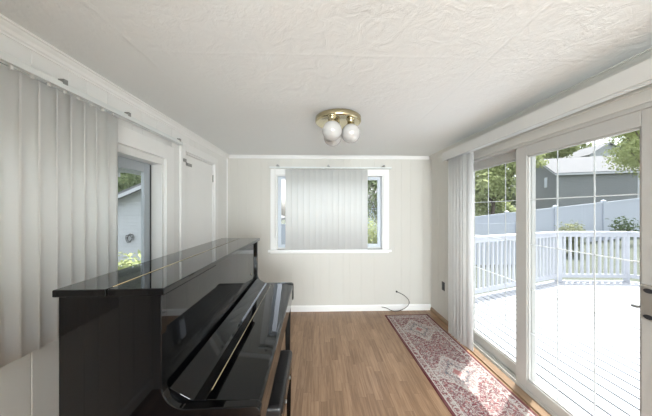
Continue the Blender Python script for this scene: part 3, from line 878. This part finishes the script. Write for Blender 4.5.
ax_, ay_ = cam_pt(590, 40)
gable_house('house', 'distant house whose pale gable roof shows above the garage', (ax_, ay_, 0), -T_-0.1, 5.4, 7, 1.5, 10.8, 12.6, M['siding_white'], M['roof'], 0.4, gable_front=True)
# white neighbour beyond the piano-side window
gable_house('house', 'white clapboard neighbour house seen through the piano-side window', (-9.3, 9.2, 0), 0, 7.0, 5, -0.8, 1.1, 2.64, M['siding_white'], M['roof'], 0.35, gable_front=True)
gable_house('house', 'pale blue neighbour house beyond the end-wall window', (-1.5, 15.5, 0), 0, 8, 7, -0.75, 2.3, 4.3, M['siding_blue'], M['roof'], 0.4)
f2 = empty('back_fence', (1, 9.5, -0.75), label='white vinyl fence seen low through the end-wall window slits', cat='fence')
for k in range(5):
    x_ = -1.6+k*2.4
    in_parent(MB().box(x_-0.06, x_+0.06, 9.44, 9.56, -0.75, 1.05).build('post', M['fence']), f2)
    if k < 4: in_parent(MB().box(x_+0.06, x_+2.34, 9.48, 9.52, -0.70, 0.95).build('fence_panel', M['fence']), f2)

# ------------------------------------------------------------ trees and shrubs
def crown_mesh(rnd, blobs, nleaf, size):
    vs, fs = [], []
    tot = sum(r[0]*r[1] for _, r in blobs)
    for c, r in blobs:
        k = int(nleaf*r[0]*r[1]/tot)
        for _ in range(k):
            u = Vector((rnd.gauss(0, 1), rnd.gauss(0, 1), rnd.gauss(0, 1))).normalized()
            q = rnd.uniform(0.55, 1.02) if rnd.random() < 0.85 else rnd.uniform(0.2, 0.6)
            q *= 1+0.18*math.sin(u.x*7+u.z*5+c[0])*math.cos(u.y*6+c[1])
            p = Vector((c[0]+u.x*r[0]*q, c[1]+u.y*r[1]*q, c[2]+u.z*r[2]*q))
            n = (u+Vector((rnd.gauss(0, .6), rnd.gauss(0, .6), rnd.gauss(0, .6)+0.4))).normalized()
            a = n.orthogonal().normalized(); a.rotate(Matrix.Rotation(rnd.uniform(0, 6.28), 3, n)); b_ = n.cross(a)
            s_ = size*rnd.uniform(0.6, 1.3)
            i = len(vs)
            vs += [p-a*s_, p+b_*s_*0.55+n*s_*0.12, p+a*s_, p-b_*s_*0.55+n*s_*0.12]
            fs.append((i, i+1, i+2, i+3))
    m_ = MB(); m_.v = [tuple(v) for v in vs]; m_.f = fs; m_.sm = [False]*len(fs)
    return m_
def tree(name, label, x, y, zb, h_, w, leaf, nleaf, size, seed, cat='tree', group=None, low=0.25, nb=9):
    rnd = random.Random(seed)
    t_ = empty(name, (x, y, zb), label=label, cat=cat, group=group)
    blobs = [((0, 0, h_*0.62), (w*0.62, w*0.62, h_*0.33))]
    for k in range(nb):
        a = rnd.uniform(0, 6.28); rr_ = w*rnd.uniform(0.35, 0.72); zz = h_*rnd.uniform(low+0.1, 0.88)
        s_ = w*rnd.uniform(0.28, 0.45)
        blobs.append(((rr_*math.cos(a), rr_*math.sin(a), zz), (s_, s_, s_*0.8)))
    crown_mesh(rnd, blobs, nleaf, size).build('foliage', leaf, t_, fix=False)
    mb = MB().tube([(0, 0, -0.1), (w*0.03, 0, h_*0.3), (-w*0.02, w*0.03, h_*0.6), (0, 0, h_*0.85)], [0.035*h_*0.6, 0.028*h_*0.6, 0.02*h_*0.6, 0.005*h_], 8)
    for c, r in blobs[1:]:
        mb.tube([(0, 0, h_*0.3), (c[0]*0.6, c[1]*0.6, c[2]*0.75), c], [0.012*h_*0.6, 0.008*h_*0.6, 0.003*h_], 6)
    mb.build('trunk', M['bark'], t_)
    return t_
specs = [
    # px, depth, base z, height, width, leaf, label
    (492, 18, 0.2, 7.6, 3.0, 'leaf1', 'bright yellow-green maple beyond the fence, seen through the far door panel'),
    (455, 26, 0.0, 10.5, 4.0, 'leaf2', 'tall dark tree behind the bright maple'),
    (494, 29, 1.0, 11.5, 3.4, 'leaf2', 'dark tree between the maple and the garage'),
    (545, 42, 2.0, 14.5, 5.0, 'leaf1', 'green tree rising directly behind the garage ridge'),
    (572, 64, 2.5, 22.0, 6.4, 'leaf1', 'large tree filling the sky behind the distant gable roof'),
    (648, 54, 2.5, 21.0, 6.5, 'leaf2', 'broad tree behind the garage end by the door handle'),
    (700, 36, 3.0, 15.0, 5.0, 'leaf2', 'tree at the edge of the near door panel'),
]
for i, (px_, d_, zb_, h_, w_, lf, lb) in enumerate(specs):
    X_, Y_ = cam_pt(px_, d_)
    tree('tree', lb, X_, Y_, gz(X_, 0), h_-0.3, w_, M[lf], 9000, 0.10*d_/18+0.05, 20+i, low=0.1)
# overhanging near branch tree
X_, Y_ = cam_pt(668, 15)
tree('maple_tree', 'leafy maple whose low boughs hang in front of the garage', X_, Y_, gz(X_, 0), 7.4, 3.1, M['leaf1'], 9000, 0.10, 51, low=0.42, nb=12)
# behind the side and end windows
tree('tree', 'tree above the white clapboard neighbour roof', -15, 20.5, -0.75, 7.5, 3.8, M['leaf2'], 6000, 0.16, 61)
tree('tree', 'tree beyond the pale blue house', 4.5, 30, -0.75, 9, 4.5, M['leaf2'], 6000, 0.2, 62)
tree('tree', 'small tree by the white fence behind the end wall', 3.0, 11.8, -0.75, 4.6, 1.6, M['leaf2'], 5000, 0.09, 63)
def shrub(label, x, y, zb, h_, w, leaf, n_, size, seed, group=None):
    rnd = random.Random(seed)
    t_ = empty('shrub', (x, y, zb), label=label, cat='shrub', group=group)
    blobs = [((rnd.uniform(-.5, .5)*w, rnd.uniform(-.4, .4)*w, h_*rnd.uniform(.45, .7)), (w*.5, w*.45, h_*.42)) for _ in range(5)]
    crown_mesh(rnd, blobs, n_, size).build('foliage', leaf, t_, fix=False)
    mb = MB()
    for c, r in blobs: mb.tube([(0, 0, -0.05), (c[0]*.5, c[1]*.5, c[2]*.5), c], [0.03, 0.02, 0.01], 6)
    mb.build('stem', M['bark'], t_)
X_, Y_ = cam_pt(572, 10.2)
shrub('olive flowering shrub behind the deck railing in front of the fence', X_, Y_, gz(X_, 0), 1.28, 0.75, M['leaf3'], 2600, 0.05, 71)
X_, Y_ = cam_pt(627, 10.6)
shrub('sparse dark shrub against the white fence near the door handle', X_, Y_, gz(X_, 0)+0.1, 1.15, 0.8, M['leaf4'], 380, 0.06, 72)
shrub('low leafy shrub just outside the piano-side window', -3.2, 4.3, -0.75, 1.5, 0.8, M['leaf1'], 2600, 0.05, 73)
shrub('green shrub before the white fence outside the end wall', 1.9, 8.6, -0.75, 2.1, 0.9, M['leaf1'], 2600, 0.05, 74)

# open patio cover beyond the piano-side window
pc = empty('patio_cover', (-4.6, 5.4, -0.75), label='grey open patio cover above the view through the piano-side window', cat='patio cover')
in_parent(MB().box(-7.0, -2.9, 4.3, 6.6, 2.50, 2.55).build('roof_sheet', M['rail']), pc)
for k in range(6): in_parent(MB().box(-6.9+k*0.78, -6.85+k*0.78, 4.35, 6.55, 2.38, 2.50).build('rafter', M['rail']), pc)
for x_, y_ in ((-6.9, 6.5), (-6.9, 4.4), (-3.0, 6.5)): in_parent(MB().box(x_-0.05, x_+0.05, y_-0.05, y_+0.05, -0.75, 2.38).build('post', M['rail']), pc)
wl = empty('cable_coil', (-7.05, 9.16, 0.45), label='small dark cable coil hanging on the white clapboard wall', cat='cable')
pts = [(0.15*math.cos(a*0.7)*(1-a*0.02), -0.01*(a % 3), 0.15*math.sin(a*0.7)*(1-a*0.015)+0.05*math.sin(a*1.9)) for a in range(0, 24)]
MB().tube(catmull(pts, 3), 0.010, 6).build('cord', M['black_plastic'], wl)
